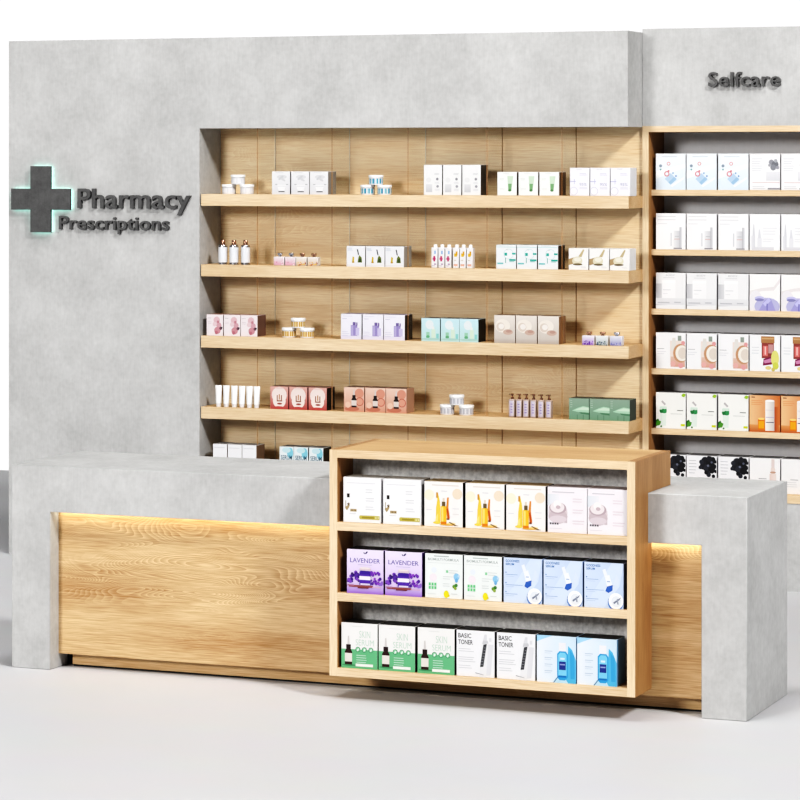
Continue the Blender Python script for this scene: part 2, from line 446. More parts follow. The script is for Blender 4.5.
GR = (196, 196, 200); LG = (216, 216, 220); BLK = (26, 25, 25)
def art_bowl(w, h):
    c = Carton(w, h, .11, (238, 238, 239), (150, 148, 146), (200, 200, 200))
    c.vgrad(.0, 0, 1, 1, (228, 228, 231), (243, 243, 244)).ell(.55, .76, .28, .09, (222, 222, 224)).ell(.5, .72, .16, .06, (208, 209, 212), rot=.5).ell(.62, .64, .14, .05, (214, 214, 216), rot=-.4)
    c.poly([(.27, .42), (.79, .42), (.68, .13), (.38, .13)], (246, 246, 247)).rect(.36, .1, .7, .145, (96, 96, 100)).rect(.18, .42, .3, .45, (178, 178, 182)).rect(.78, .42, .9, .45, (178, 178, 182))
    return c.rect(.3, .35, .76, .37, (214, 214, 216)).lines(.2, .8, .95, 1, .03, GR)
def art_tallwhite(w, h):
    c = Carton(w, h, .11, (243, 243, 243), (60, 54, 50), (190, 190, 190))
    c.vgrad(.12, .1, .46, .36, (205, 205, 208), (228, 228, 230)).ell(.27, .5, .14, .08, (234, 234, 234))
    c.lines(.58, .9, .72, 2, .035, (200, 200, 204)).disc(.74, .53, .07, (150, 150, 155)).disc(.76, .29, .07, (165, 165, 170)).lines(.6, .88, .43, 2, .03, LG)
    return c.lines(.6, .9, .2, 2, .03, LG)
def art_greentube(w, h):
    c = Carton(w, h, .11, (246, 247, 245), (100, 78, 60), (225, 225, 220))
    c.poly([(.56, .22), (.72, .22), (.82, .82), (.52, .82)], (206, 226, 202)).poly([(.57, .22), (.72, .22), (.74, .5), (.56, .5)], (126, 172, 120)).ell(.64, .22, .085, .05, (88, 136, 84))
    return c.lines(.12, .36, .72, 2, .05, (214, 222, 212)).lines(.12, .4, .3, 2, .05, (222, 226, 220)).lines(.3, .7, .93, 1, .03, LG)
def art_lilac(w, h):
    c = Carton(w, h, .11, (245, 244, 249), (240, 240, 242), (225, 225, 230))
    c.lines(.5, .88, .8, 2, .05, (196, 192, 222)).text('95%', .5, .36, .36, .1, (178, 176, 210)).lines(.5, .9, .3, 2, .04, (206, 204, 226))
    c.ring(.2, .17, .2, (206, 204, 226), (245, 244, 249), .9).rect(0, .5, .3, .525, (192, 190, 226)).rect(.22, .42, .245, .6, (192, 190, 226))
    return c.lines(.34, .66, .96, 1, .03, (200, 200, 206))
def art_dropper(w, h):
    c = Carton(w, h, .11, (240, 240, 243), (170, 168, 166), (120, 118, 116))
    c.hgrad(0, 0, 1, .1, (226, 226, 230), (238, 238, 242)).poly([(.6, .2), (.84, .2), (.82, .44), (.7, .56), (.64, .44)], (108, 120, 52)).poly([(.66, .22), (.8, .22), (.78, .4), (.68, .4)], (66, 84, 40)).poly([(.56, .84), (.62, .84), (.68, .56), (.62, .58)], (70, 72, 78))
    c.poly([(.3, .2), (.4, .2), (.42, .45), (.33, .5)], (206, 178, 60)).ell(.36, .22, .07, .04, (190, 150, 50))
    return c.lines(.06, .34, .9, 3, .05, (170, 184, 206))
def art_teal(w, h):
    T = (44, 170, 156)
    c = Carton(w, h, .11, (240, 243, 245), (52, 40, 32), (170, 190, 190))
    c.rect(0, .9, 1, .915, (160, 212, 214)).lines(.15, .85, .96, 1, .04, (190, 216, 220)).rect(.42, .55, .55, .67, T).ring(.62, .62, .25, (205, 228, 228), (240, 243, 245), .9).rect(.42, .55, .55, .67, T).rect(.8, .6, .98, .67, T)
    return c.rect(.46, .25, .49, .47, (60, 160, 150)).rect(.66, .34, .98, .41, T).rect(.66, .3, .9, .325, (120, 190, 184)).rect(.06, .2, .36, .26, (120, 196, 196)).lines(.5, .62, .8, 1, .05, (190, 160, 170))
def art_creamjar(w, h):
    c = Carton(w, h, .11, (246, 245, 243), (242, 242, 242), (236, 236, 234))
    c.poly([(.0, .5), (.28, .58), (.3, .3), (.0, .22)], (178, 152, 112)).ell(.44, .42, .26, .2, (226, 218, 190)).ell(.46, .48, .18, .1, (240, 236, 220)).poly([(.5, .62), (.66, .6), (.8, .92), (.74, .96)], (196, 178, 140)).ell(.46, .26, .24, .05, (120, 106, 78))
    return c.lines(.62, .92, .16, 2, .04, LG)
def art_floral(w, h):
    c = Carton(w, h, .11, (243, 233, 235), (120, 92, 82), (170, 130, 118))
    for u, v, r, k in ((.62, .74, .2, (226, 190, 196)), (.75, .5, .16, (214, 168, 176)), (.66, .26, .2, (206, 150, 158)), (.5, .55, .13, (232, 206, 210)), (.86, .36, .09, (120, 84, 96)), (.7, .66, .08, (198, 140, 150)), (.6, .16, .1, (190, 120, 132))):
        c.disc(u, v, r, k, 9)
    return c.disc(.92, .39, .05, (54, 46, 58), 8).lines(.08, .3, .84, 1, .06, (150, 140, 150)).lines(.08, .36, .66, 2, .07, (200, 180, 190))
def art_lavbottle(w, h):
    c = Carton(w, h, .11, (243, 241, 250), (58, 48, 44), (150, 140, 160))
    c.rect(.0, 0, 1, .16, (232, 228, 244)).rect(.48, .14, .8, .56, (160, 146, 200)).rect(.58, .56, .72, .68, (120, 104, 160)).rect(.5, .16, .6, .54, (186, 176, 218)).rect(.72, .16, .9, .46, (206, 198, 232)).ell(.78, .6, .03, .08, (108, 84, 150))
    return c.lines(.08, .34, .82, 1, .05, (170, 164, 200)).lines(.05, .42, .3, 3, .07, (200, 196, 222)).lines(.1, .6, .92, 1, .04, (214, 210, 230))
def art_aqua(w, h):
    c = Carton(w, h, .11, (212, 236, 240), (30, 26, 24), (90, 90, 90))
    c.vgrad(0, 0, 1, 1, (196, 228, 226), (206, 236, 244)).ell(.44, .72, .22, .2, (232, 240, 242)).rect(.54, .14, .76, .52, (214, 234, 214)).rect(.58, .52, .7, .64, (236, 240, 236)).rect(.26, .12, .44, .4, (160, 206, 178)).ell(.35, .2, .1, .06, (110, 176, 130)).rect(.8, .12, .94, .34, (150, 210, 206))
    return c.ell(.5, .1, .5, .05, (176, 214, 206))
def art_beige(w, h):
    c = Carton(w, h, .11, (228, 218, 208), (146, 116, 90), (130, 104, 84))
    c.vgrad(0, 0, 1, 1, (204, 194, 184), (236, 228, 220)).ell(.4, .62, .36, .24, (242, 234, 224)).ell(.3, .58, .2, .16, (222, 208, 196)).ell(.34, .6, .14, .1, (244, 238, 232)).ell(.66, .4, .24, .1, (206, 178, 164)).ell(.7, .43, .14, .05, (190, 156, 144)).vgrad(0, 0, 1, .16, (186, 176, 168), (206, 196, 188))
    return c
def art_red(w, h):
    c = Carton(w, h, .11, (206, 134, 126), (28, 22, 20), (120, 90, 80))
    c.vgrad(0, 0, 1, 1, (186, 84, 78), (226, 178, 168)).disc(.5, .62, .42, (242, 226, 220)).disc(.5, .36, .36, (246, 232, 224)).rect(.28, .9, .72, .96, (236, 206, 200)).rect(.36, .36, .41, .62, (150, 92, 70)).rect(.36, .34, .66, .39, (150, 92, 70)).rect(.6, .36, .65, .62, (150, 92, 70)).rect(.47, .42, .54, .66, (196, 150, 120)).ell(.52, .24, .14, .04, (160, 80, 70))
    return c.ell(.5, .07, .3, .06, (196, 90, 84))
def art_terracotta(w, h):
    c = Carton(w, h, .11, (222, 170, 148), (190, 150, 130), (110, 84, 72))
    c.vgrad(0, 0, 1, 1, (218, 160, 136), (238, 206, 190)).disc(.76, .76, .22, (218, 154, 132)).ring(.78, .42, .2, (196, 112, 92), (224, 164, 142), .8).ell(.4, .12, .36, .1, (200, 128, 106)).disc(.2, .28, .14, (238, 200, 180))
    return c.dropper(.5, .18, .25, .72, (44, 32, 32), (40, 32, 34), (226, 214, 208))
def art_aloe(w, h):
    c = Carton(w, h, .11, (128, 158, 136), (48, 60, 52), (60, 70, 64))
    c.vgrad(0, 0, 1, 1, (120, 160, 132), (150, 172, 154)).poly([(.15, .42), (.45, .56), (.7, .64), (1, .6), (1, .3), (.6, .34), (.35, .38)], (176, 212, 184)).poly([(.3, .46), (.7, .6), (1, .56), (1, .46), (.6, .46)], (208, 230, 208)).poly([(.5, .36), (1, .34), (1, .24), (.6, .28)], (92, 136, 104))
    return c.lines(.05, .2, .9, 4, .1, (190, 208, 192), .02).rect(.4, 0, .43, .24, (96, 134, 106)).rect(.7, 0, .73, .24, (96, 134, 106))
def art_plainwhite(w, h):
    return Carton(w, h, .11, (243, 243, 245), (128, 104, 84), (150, 148, 148)).lines(.1, .9, .9, 1, .04, (206, 206, 212)).lines(.2, .8, .5, 3, .08, (222, 222, 226)).lines(.3, .7, .12, 1, .04, (212, 212, 218))
def art_bluetext(w, h):
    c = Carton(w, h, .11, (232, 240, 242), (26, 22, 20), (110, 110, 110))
    c.ell(.76, .82, .22, .16, (140, 204, 222)).ell(.5, .9, .3, .08, (200, 228, 234)).text('SERUM', .1, .62, .8, .13, (60, 96, 116), .01).lines(.25, .75, .54, 1, .05, (170, 196, 206)).lines(.3, .7, .3, 2, .08, (160, 186, 200)).ell(.5, .12, .2, .1, (170, 214, 226))
    return c

# tall selfcare cartons
def wt(w, h, f=(246, 246, 247)): return Carton(w, h, .12, f, (226, 226, 228), (120, 120, 122))
def art_s1a(w, h):
    c = wt(w, h, (232, 242, 250)).vgrad(0, 0, 1, 1, (222, 236, 248), (244, 248, 251)).poly([(0, .3), (1, .62), (1, .72), (0, .52)], (244, 248, 251)).poly([(.55, .08), (.95, .3), (.95, .36), (.5, .12)], (244, 248, 251))
    c.poly([(.3, .3), (.5, .46), (.7, .28), (.5, .14)], (184, 210, 234)).poly([(.42, .2), (.62, .36), (.7, .3), (.5, .14)], (160, 194, 226)).ring(.37, .44, .09, (218, 130, 140), (236, 240, 248), .6).rect(.4, .5, .46, .54, (210, 110, 120)).disc(.16, .66, .05, (140, 156, 170)).disc(.16, .56, .03, (120, 170, 170)).ring(.43, .72, .06, (224, 150, 150), (240, 244, 250), .6)
    return c.disc(.58, .46, .03, (140, 180, 220)).disc(.68, .38, .03, (120, 160, 210)).lines(.2, .8, .92, 1, .04, (196, 210, 222))
def art_s1b(w, h):
    c = wt(w, h).lines(.08, .42, .86, 6, .065, (210, 212, 218), .012)
    for u, v, r, k in ((.72, .76, .09, (150, 150, 158)), (.84, .7, .12, (120, 122, 130)), (.78, .62, .1, (140, 142, 150)), (.92, .62, .06, (160, 160, 168)), (.66, .68, .05, (170, 170, 176)), (.86, .8, .06, (172, 174, 180))): c.disc(u, v, r, k, 8)
    return c.vgrad(.55, .26, 1, .5, (222, 222, 226), (234, 234, 238)).rect(.1, .2, 1, .215, (226, 196, 196)).lines(.1, .6, .1, 2, .05, (206, 206, 210)).rect(.6, .02, 1, .06, (150, 150, 156))
def art_s2a(w, h):
    return wt(w, h).lines(.06, .8, .92, 2, .09, (204, 204, 208)).lines(.06, .4, .72, 1, .05, (214, 214, 218)).hgrad(.6, .02, .8, .52, (236, 236, 238), (206, 206, 210)).hgrad(.8, .02, .88, .62, (176, 176, 182), (228, 228, 232)).rect(.62, .28, .8, .3, (214, 176, 170)).rect(.5, .1, .53, .46, (206, 206, 212)).rect(.64, .36, .78, .375, (180, 180, 184)).rect(.6, .02, .88, .05, (140, 140, 146))
def art_s2b(w, h):
    return wt(w, h, (247, 247, 248)).vgrad(.08, .02, .8, .1, (214, 214, 220), (226, 226, 230)).hgrad(.06, .06, .18, .4, (232, 232, 236), (212, 212, 218)).poly([(.1, .4), (.18, .4), (.15, .72), (.13, .72)], (216, 216, 222)).rect(.26, .1, .4, .34, (232, 232, 236)).poly([(.28, .34), (.38, .34), (.34, .58), (.31, .58)], (222, 222, 228)).lines(.44, .92, .62, 3, .08, (220, 220, 226)).lines(.44, .8, .32, 2, .06, (226, 226, 230))
def art_s3a(w, h):
    c = wt(w, h, (240, 240, 241)).hgrad(0, .1, .4, .7, (196, 196, 200), (236, 236, 238)).vgrad(0, .12, 1, .3, (222, 222, 225), (232, 232, 234)).rect(.2, .3, .66, .76, (246, 246, 247)).rect(.2, .72, .66, .8, (250, 250, 250)).rect(.24, .52, .5, .535, (206, 206, 210)).rect(.24, .42, .4, .43, (214, 214, 218))
    return c.text('BODY', .34, .91, .3, .045, (190, 190, 194)).lines(.25, .7, .87, 1, .04, (204, 204, 208)).rect(.06, .16, .46, .19, (190, 190, 196)).rect(.62, .17, .84, .2, (190, 190, 196))
def art_s3b(w, h):
    c = wt(w, h, (248, 247, 246)).poly([(0, .54), (.4, .62), (.8, .66), (1, .9), (1, .78), (.8, .56), (.4, .54), (0, .42)], (234, 228, 228)).ell(.2, .2, .24, .36, (238, 234, 238))
    return c.ell(.58, .12, .42, .24, (186, 184, 222)).rect(.14, .0, 1, .01, (200, 196, 226)).poly([(.3, 0), (.86, 0), (.7, .34), (.5, .3)], (164, 160, 214)).ell(.33, .34, .16, .06, (196, 194, 236)).ell(.33, .3, .15, .04, (140, 138, 186)).poly([(.44, .2), (.64, .36), (.7, .28), (.52, .12)], (196, 194, 238)).rect(.56, 0, .6, .2, (128, 124, 190))
def art_s4a(w, h):
    c = wt(w, h).lines(.04, .3, .56, 1, .06, (150, 150, 156)).lines(.04, .36, .48, 2, .06, (214, 214, 220)).rect(.48, .1, .96, .78, (236, 222, 214)).poly([(.5, .5), (.56, .86), (.66, .86), (.7, .5)], (226, 222, 216)).rect(.74, .78, .86, .92, (150, 160, 150)).vgrad(.5, .06, .98, .34, (220, 164, 146), (222, 190, 176))
    return c.ell(.84, .44, .26, .26, (196, 150, 116)).ell(.88, .44, .22, .22, (242, 236, 226)).ell(.9, .44, .15, .16, (224, 212, 200)).disc(.92, .72, .07, (226, 160, 160), 8).disc(.58, .14, .09, (230, 176, 170), 8).disc(.84, .1, .09, (226, 164, 164), 8)
def art_s4b(w, h):
    c = wt(w, h).lines(.08, .36, .66, 2, .08, (200, 200, 206)).lines(.08, .3, .5, 1, .05, (190, 200, 206)).rect(.38, .78, .82, .96, (176, 128, 86)).rect(.4, .88, .8, .92, (206, 166, 120)).rect(.4, .36, .8, .78, (150, 72, 66)).rect(.44, .42, .6, .7, (220, 120, 116)).rect(.62, .5, .78, .74, (196, 150, 150)).rect(.5, .46, .54, .68, (240, 200, 196))
    return c.poly([(.44, .16), (.76, .2), (.74, .42), (.46, .34)], (132, 36, 82)).poly([(.46, .3), (.7, .36), (.74, .26), (.5, .22)], (206, 140, 176)).ell(.84, .36, .13, .22, (224, 220, 130)).ell(.86, .16, .1, .1, (206, 210, 96)).ell(.62, .1, .1, .05, (226, 206, 140)).disc(.78, .06, .06, (206, 190, 110))
def art_s5a(w, h):
    c = wt(w, h, (246, 246, 242)).poly([(.14, .62), (.36, .62), (.34, .08), (.17, .08)], (226, 238, 228)).rect(.13, .52, .37, .6, (212, 230, 216)).leaf(.16, .46, .18, .06, .3, (40, 130, 70)).leaf(.26, .42, .16, .06, .9, (60, 150, 90)).leaf(.24, .44, .14, .05, 2.6, (40, 120, 66)).poly([(.18, .74), (.3, .64), (.34, .68), (.22, .78)], (190, 186, 186))
    return c.leaf(.02, .06, .22, .08, 1.3, (44, 108, 34)).leaf(.0, .1, .2, .07, .5, (84, 150, 50)).disc(.18, .06, .03, (60, 120, 50)).lines(.72, .98, .52, 1, .05, (110, 116, 110), .02).lines(.5, .98, .42, 1, .05, (196, 200, 196)).rect(.84, .08, .98, .14, (206, 216, 40)).leaf(.86, .92, .16, .05, .2, (156, 196, 60))
def art_s5b(w, h):
    c = Carton(w, h, .12, (224, 160, 104), (200, 120, 64), (110, 90, 76)).hgrad(0, 0, 1, 1, (240, 196, 150), (206, 116, 60)).vgrad(0, 0, 1, .2, (190, 96, 44), (226, 158, 100)).lines(.06, .2, .96, 1, .05, (120, 60, 30), .025).lines(.06, .46, .86, 3, .05, (226, 150, 96), .015)
    c.rect(.28, .06, .5, .36, (226, 120, 20)).rect(.3, .1, .48, .3, (240, 168, 30)).ell(.39, .36, .11, .03, (250, 214, 130)).hgrad(.52, .04, .82, .86, (250, 246, 240), (206, 196, 190)).ell(.67, .86, .15, .03, (252, 250, 248)).rect(.54, .4, .8, .415, (170, 150, 190)).rect(.54, .26, .8, .28, (70, 60, 100)).rect(.54, .6, .8, .61, (200, 190, 196))
    return c.hgrad(.82, .03, .96, .7, (176, 78, 34), (210, 122, 66))
def art_s6a(w, h):
    c = wt(w, h, (243, 243, 246)).lines(.08, .34, .86, 5, .09, (178, 180, 186), .014).vgrad(.2, 0, 1, .34, (208, 212, 222), (236, 238, 242)).ell(.66, .16, .12, .06, (54, 56, 70))
    for u, v, r in ((.62, .86, .13), (.78, .8, .14), (.56, .7, .12), (.7, .64, .14), (.84, .6, .12), (.88, .9, .09), (.5, .82, .08), (.9, .7, .1), (.76, .92, .1), (.74, .46, .08), (.95, .84, .06), (.46, .66, .06), (.66, .52, .07), (.9, .42, .06), (.97, .56, .05)): c.disc(u, v, r, random.choice([(22, 22, 28), (34, 34, 42), (46, 48, 58)]), 9)
    return c.disc(.72, .72, .04, (110, 114, 130), 7).disc(.84, .82, .04, (96, 100, 116), 7).rect(.04, .04, .12, .08, (196, 80, 84))
def art_s6b(w, h):
    return wt(w, h, (244, 243, 243)).lines(.3, .6, .42, 1, .05, (150, 150, 154), .018).lines(.08, .6, .34, 3, .06, (206, 206, 210)).hgrad(.66, 0, .88, .56, (226, 204, 196), (236, 222, 216)).rect(.7, .56, .84, .72, (232, 214, 206)).rect(.72, .72, .82, .98, (226, 210, 206)).rect(.75, 0, .78, .36, (70, 62, 62)).ell(.77, .6, .1, .03, (196, 160, 140))

# display cartons
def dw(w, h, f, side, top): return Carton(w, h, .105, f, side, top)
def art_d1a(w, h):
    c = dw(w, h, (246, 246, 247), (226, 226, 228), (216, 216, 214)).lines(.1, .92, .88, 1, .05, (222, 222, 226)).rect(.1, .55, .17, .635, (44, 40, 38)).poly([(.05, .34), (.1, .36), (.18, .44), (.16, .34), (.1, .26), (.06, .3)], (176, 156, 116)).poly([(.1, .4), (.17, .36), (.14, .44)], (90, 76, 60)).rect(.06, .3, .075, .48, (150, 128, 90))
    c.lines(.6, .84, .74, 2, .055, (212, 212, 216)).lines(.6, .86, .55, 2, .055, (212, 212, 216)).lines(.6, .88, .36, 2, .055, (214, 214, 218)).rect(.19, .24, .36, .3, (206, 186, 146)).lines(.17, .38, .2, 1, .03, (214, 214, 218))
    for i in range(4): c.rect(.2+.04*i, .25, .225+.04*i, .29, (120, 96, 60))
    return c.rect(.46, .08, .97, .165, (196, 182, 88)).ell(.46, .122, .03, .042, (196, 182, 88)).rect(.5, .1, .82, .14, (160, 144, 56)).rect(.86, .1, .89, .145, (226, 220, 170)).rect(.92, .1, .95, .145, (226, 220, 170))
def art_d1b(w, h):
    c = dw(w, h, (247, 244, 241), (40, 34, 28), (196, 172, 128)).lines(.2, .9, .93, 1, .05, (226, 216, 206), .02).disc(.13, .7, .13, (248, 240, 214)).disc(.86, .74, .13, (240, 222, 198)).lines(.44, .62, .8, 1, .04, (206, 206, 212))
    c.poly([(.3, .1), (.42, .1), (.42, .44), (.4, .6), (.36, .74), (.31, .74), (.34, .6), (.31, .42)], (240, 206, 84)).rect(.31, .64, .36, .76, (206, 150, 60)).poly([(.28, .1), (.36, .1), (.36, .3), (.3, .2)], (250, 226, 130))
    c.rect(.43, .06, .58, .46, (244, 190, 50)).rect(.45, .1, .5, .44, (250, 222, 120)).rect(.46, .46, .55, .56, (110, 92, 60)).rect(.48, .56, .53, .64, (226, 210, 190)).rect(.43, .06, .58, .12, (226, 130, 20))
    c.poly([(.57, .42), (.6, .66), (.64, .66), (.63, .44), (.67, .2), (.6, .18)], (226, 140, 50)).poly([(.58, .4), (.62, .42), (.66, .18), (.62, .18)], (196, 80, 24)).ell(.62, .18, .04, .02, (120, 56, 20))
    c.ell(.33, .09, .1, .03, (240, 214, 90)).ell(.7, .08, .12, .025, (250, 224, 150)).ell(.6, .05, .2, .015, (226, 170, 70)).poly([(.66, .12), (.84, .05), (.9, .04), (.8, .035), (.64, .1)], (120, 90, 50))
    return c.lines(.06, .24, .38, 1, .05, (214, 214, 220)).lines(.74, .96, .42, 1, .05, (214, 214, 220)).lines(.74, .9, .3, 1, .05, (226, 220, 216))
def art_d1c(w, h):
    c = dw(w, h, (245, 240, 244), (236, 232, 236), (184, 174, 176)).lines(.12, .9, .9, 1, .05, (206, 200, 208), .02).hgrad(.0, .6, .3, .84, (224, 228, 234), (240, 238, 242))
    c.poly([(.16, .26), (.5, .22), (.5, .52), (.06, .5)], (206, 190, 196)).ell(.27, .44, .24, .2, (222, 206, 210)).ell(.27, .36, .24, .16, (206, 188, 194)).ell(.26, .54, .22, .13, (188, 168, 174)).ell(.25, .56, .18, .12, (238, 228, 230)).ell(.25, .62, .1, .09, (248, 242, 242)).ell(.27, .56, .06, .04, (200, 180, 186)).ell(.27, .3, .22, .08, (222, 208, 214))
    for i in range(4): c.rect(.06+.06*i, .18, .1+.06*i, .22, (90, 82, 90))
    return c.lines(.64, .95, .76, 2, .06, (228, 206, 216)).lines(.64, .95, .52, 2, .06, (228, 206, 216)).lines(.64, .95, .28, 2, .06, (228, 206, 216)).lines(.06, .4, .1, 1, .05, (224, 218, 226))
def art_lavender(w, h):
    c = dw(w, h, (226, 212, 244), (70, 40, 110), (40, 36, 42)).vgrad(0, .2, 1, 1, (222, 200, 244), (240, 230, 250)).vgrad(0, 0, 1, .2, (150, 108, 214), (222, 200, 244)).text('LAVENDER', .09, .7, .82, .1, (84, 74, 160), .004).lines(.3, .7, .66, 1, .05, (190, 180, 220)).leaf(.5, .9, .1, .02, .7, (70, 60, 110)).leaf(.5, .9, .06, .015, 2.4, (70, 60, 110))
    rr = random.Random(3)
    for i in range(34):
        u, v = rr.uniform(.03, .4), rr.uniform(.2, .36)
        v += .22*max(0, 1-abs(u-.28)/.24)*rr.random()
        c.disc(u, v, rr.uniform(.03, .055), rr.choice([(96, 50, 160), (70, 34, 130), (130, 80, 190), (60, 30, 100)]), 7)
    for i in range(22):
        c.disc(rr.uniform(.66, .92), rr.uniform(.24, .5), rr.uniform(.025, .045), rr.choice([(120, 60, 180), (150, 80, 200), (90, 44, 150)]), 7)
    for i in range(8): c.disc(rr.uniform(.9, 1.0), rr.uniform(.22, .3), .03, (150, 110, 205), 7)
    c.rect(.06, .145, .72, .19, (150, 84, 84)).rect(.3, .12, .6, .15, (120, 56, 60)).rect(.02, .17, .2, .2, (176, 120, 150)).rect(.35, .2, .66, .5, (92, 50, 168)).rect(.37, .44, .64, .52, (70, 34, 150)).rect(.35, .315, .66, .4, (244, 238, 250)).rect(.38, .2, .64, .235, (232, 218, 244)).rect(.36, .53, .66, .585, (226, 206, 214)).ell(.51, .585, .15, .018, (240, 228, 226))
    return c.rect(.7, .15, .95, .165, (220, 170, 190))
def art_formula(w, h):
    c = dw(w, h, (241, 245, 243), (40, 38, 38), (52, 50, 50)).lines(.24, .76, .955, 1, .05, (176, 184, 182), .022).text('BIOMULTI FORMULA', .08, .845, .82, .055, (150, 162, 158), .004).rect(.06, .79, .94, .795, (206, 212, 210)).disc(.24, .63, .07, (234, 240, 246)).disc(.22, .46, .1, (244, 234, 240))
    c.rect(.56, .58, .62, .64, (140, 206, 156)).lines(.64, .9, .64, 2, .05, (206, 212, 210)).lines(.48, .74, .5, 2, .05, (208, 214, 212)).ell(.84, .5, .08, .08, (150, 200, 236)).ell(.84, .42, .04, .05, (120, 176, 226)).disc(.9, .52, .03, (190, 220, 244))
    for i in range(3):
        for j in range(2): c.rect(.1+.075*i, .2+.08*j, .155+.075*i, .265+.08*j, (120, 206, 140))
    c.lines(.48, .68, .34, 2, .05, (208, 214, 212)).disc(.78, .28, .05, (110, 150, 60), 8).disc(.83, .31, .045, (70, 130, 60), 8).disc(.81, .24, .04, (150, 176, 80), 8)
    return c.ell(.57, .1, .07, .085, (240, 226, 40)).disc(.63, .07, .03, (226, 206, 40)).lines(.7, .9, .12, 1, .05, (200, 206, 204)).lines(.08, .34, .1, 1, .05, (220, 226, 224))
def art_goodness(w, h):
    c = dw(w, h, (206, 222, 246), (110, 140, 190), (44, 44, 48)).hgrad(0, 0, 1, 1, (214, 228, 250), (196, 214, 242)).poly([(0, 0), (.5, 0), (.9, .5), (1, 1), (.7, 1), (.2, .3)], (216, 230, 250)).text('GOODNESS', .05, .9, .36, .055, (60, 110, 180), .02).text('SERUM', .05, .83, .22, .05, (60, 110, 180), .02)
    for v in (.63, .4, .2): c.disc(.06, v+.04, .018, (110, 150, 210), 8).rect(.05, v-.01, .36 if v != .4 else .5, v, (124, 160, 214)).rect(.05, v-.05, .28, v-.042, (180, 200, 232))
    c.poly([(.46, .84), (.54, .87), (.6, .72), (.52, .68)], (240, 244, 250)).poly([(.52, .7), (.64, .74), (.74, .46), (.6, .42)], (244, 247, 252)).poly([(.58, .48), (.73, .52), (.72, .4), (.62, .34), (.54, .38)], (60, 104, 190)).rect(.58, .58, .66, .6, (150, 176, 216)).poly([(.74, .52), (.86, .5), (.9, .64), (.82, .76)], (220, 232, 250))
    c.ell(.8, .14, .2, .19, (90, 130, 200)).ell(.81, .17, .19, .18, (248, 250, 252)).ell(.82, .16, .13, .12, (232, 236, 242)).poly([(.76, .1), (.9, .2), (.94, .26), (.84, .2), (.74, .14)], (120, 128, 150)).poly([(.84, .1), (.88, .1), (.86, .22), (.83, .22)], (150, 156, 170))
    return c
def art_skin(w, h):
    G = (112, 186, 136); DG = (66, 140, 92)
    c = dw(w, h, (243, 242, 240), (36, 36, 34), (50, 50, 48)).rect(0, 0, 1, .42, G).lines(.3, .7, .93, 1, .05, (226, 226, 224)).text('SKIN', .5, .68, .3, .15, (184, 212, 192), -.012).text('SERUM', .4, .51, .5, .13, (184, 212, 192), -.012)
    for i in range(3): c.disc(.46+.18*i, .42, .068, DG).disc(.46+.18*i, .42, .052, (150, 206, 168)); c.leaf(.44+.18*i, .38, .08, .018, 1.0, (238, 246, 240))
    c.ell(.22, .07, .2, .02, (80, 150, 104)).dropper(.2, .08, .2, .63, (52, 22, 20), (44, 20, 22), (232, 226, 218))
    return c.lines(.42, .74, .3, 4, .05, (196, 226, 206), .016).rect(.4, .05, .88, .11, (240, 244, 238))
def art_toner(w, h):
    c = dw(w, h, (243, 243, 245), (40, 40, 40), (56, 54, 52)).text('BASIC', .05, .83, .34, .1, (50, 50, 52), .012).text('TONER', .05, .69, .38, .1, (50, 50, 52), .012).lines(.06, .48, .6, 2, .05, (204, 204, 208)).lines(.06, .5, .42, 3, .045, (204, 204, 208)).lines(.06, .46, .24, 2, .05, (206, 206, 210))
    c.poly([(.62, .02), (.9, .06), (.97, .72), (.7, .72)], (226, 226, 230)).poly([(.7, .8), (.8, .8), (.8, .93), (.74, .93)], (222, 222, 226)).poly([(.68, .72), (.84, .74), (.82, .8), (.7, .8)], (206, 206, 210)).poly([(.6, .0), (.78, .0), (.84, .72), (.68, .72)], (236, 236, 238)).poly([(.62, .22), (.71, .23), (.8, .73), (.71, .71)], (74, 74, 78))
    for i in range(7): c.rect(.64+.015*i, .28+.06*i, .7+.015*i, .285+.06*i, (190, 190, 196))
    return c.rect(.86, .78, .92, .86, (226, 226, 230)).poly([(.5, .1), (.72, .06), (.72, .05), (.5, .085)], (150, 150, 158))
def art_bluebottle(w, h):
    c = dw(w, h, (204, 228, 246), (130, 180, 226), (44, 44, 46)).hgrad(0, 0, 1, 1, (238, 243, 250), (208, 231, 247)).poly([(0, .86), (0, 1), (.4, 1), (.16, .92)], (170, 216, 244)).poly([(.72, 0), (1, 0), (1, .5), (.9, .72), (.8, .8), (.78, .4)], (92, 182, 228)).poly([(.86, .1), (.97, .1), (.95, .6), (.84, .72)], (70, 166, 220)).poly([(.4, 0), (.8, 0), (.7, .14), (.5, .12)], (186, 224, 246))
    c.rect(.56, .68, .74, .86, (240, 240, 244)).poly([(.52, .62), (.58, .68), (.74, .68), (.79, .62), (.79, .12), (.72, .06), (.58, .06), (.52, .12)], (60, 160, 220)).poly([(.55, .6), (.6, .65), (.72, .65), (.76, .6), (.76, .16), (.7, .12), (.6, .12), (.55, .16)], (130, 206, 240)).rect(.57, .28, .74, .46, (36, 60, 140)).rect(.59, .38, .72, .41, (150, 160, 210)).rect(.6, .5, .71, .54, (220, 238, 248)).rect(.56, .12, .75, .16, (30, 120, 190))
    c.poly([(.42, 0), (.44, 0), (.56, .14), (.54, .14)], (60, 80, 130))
    for v in (.66, .52, .38, .24): c.rect(.2, v, .4, v+.012, (176, 196, 220)).rect(.2, v-.04, .36, v-.03, (200, 216, 234))
    return c

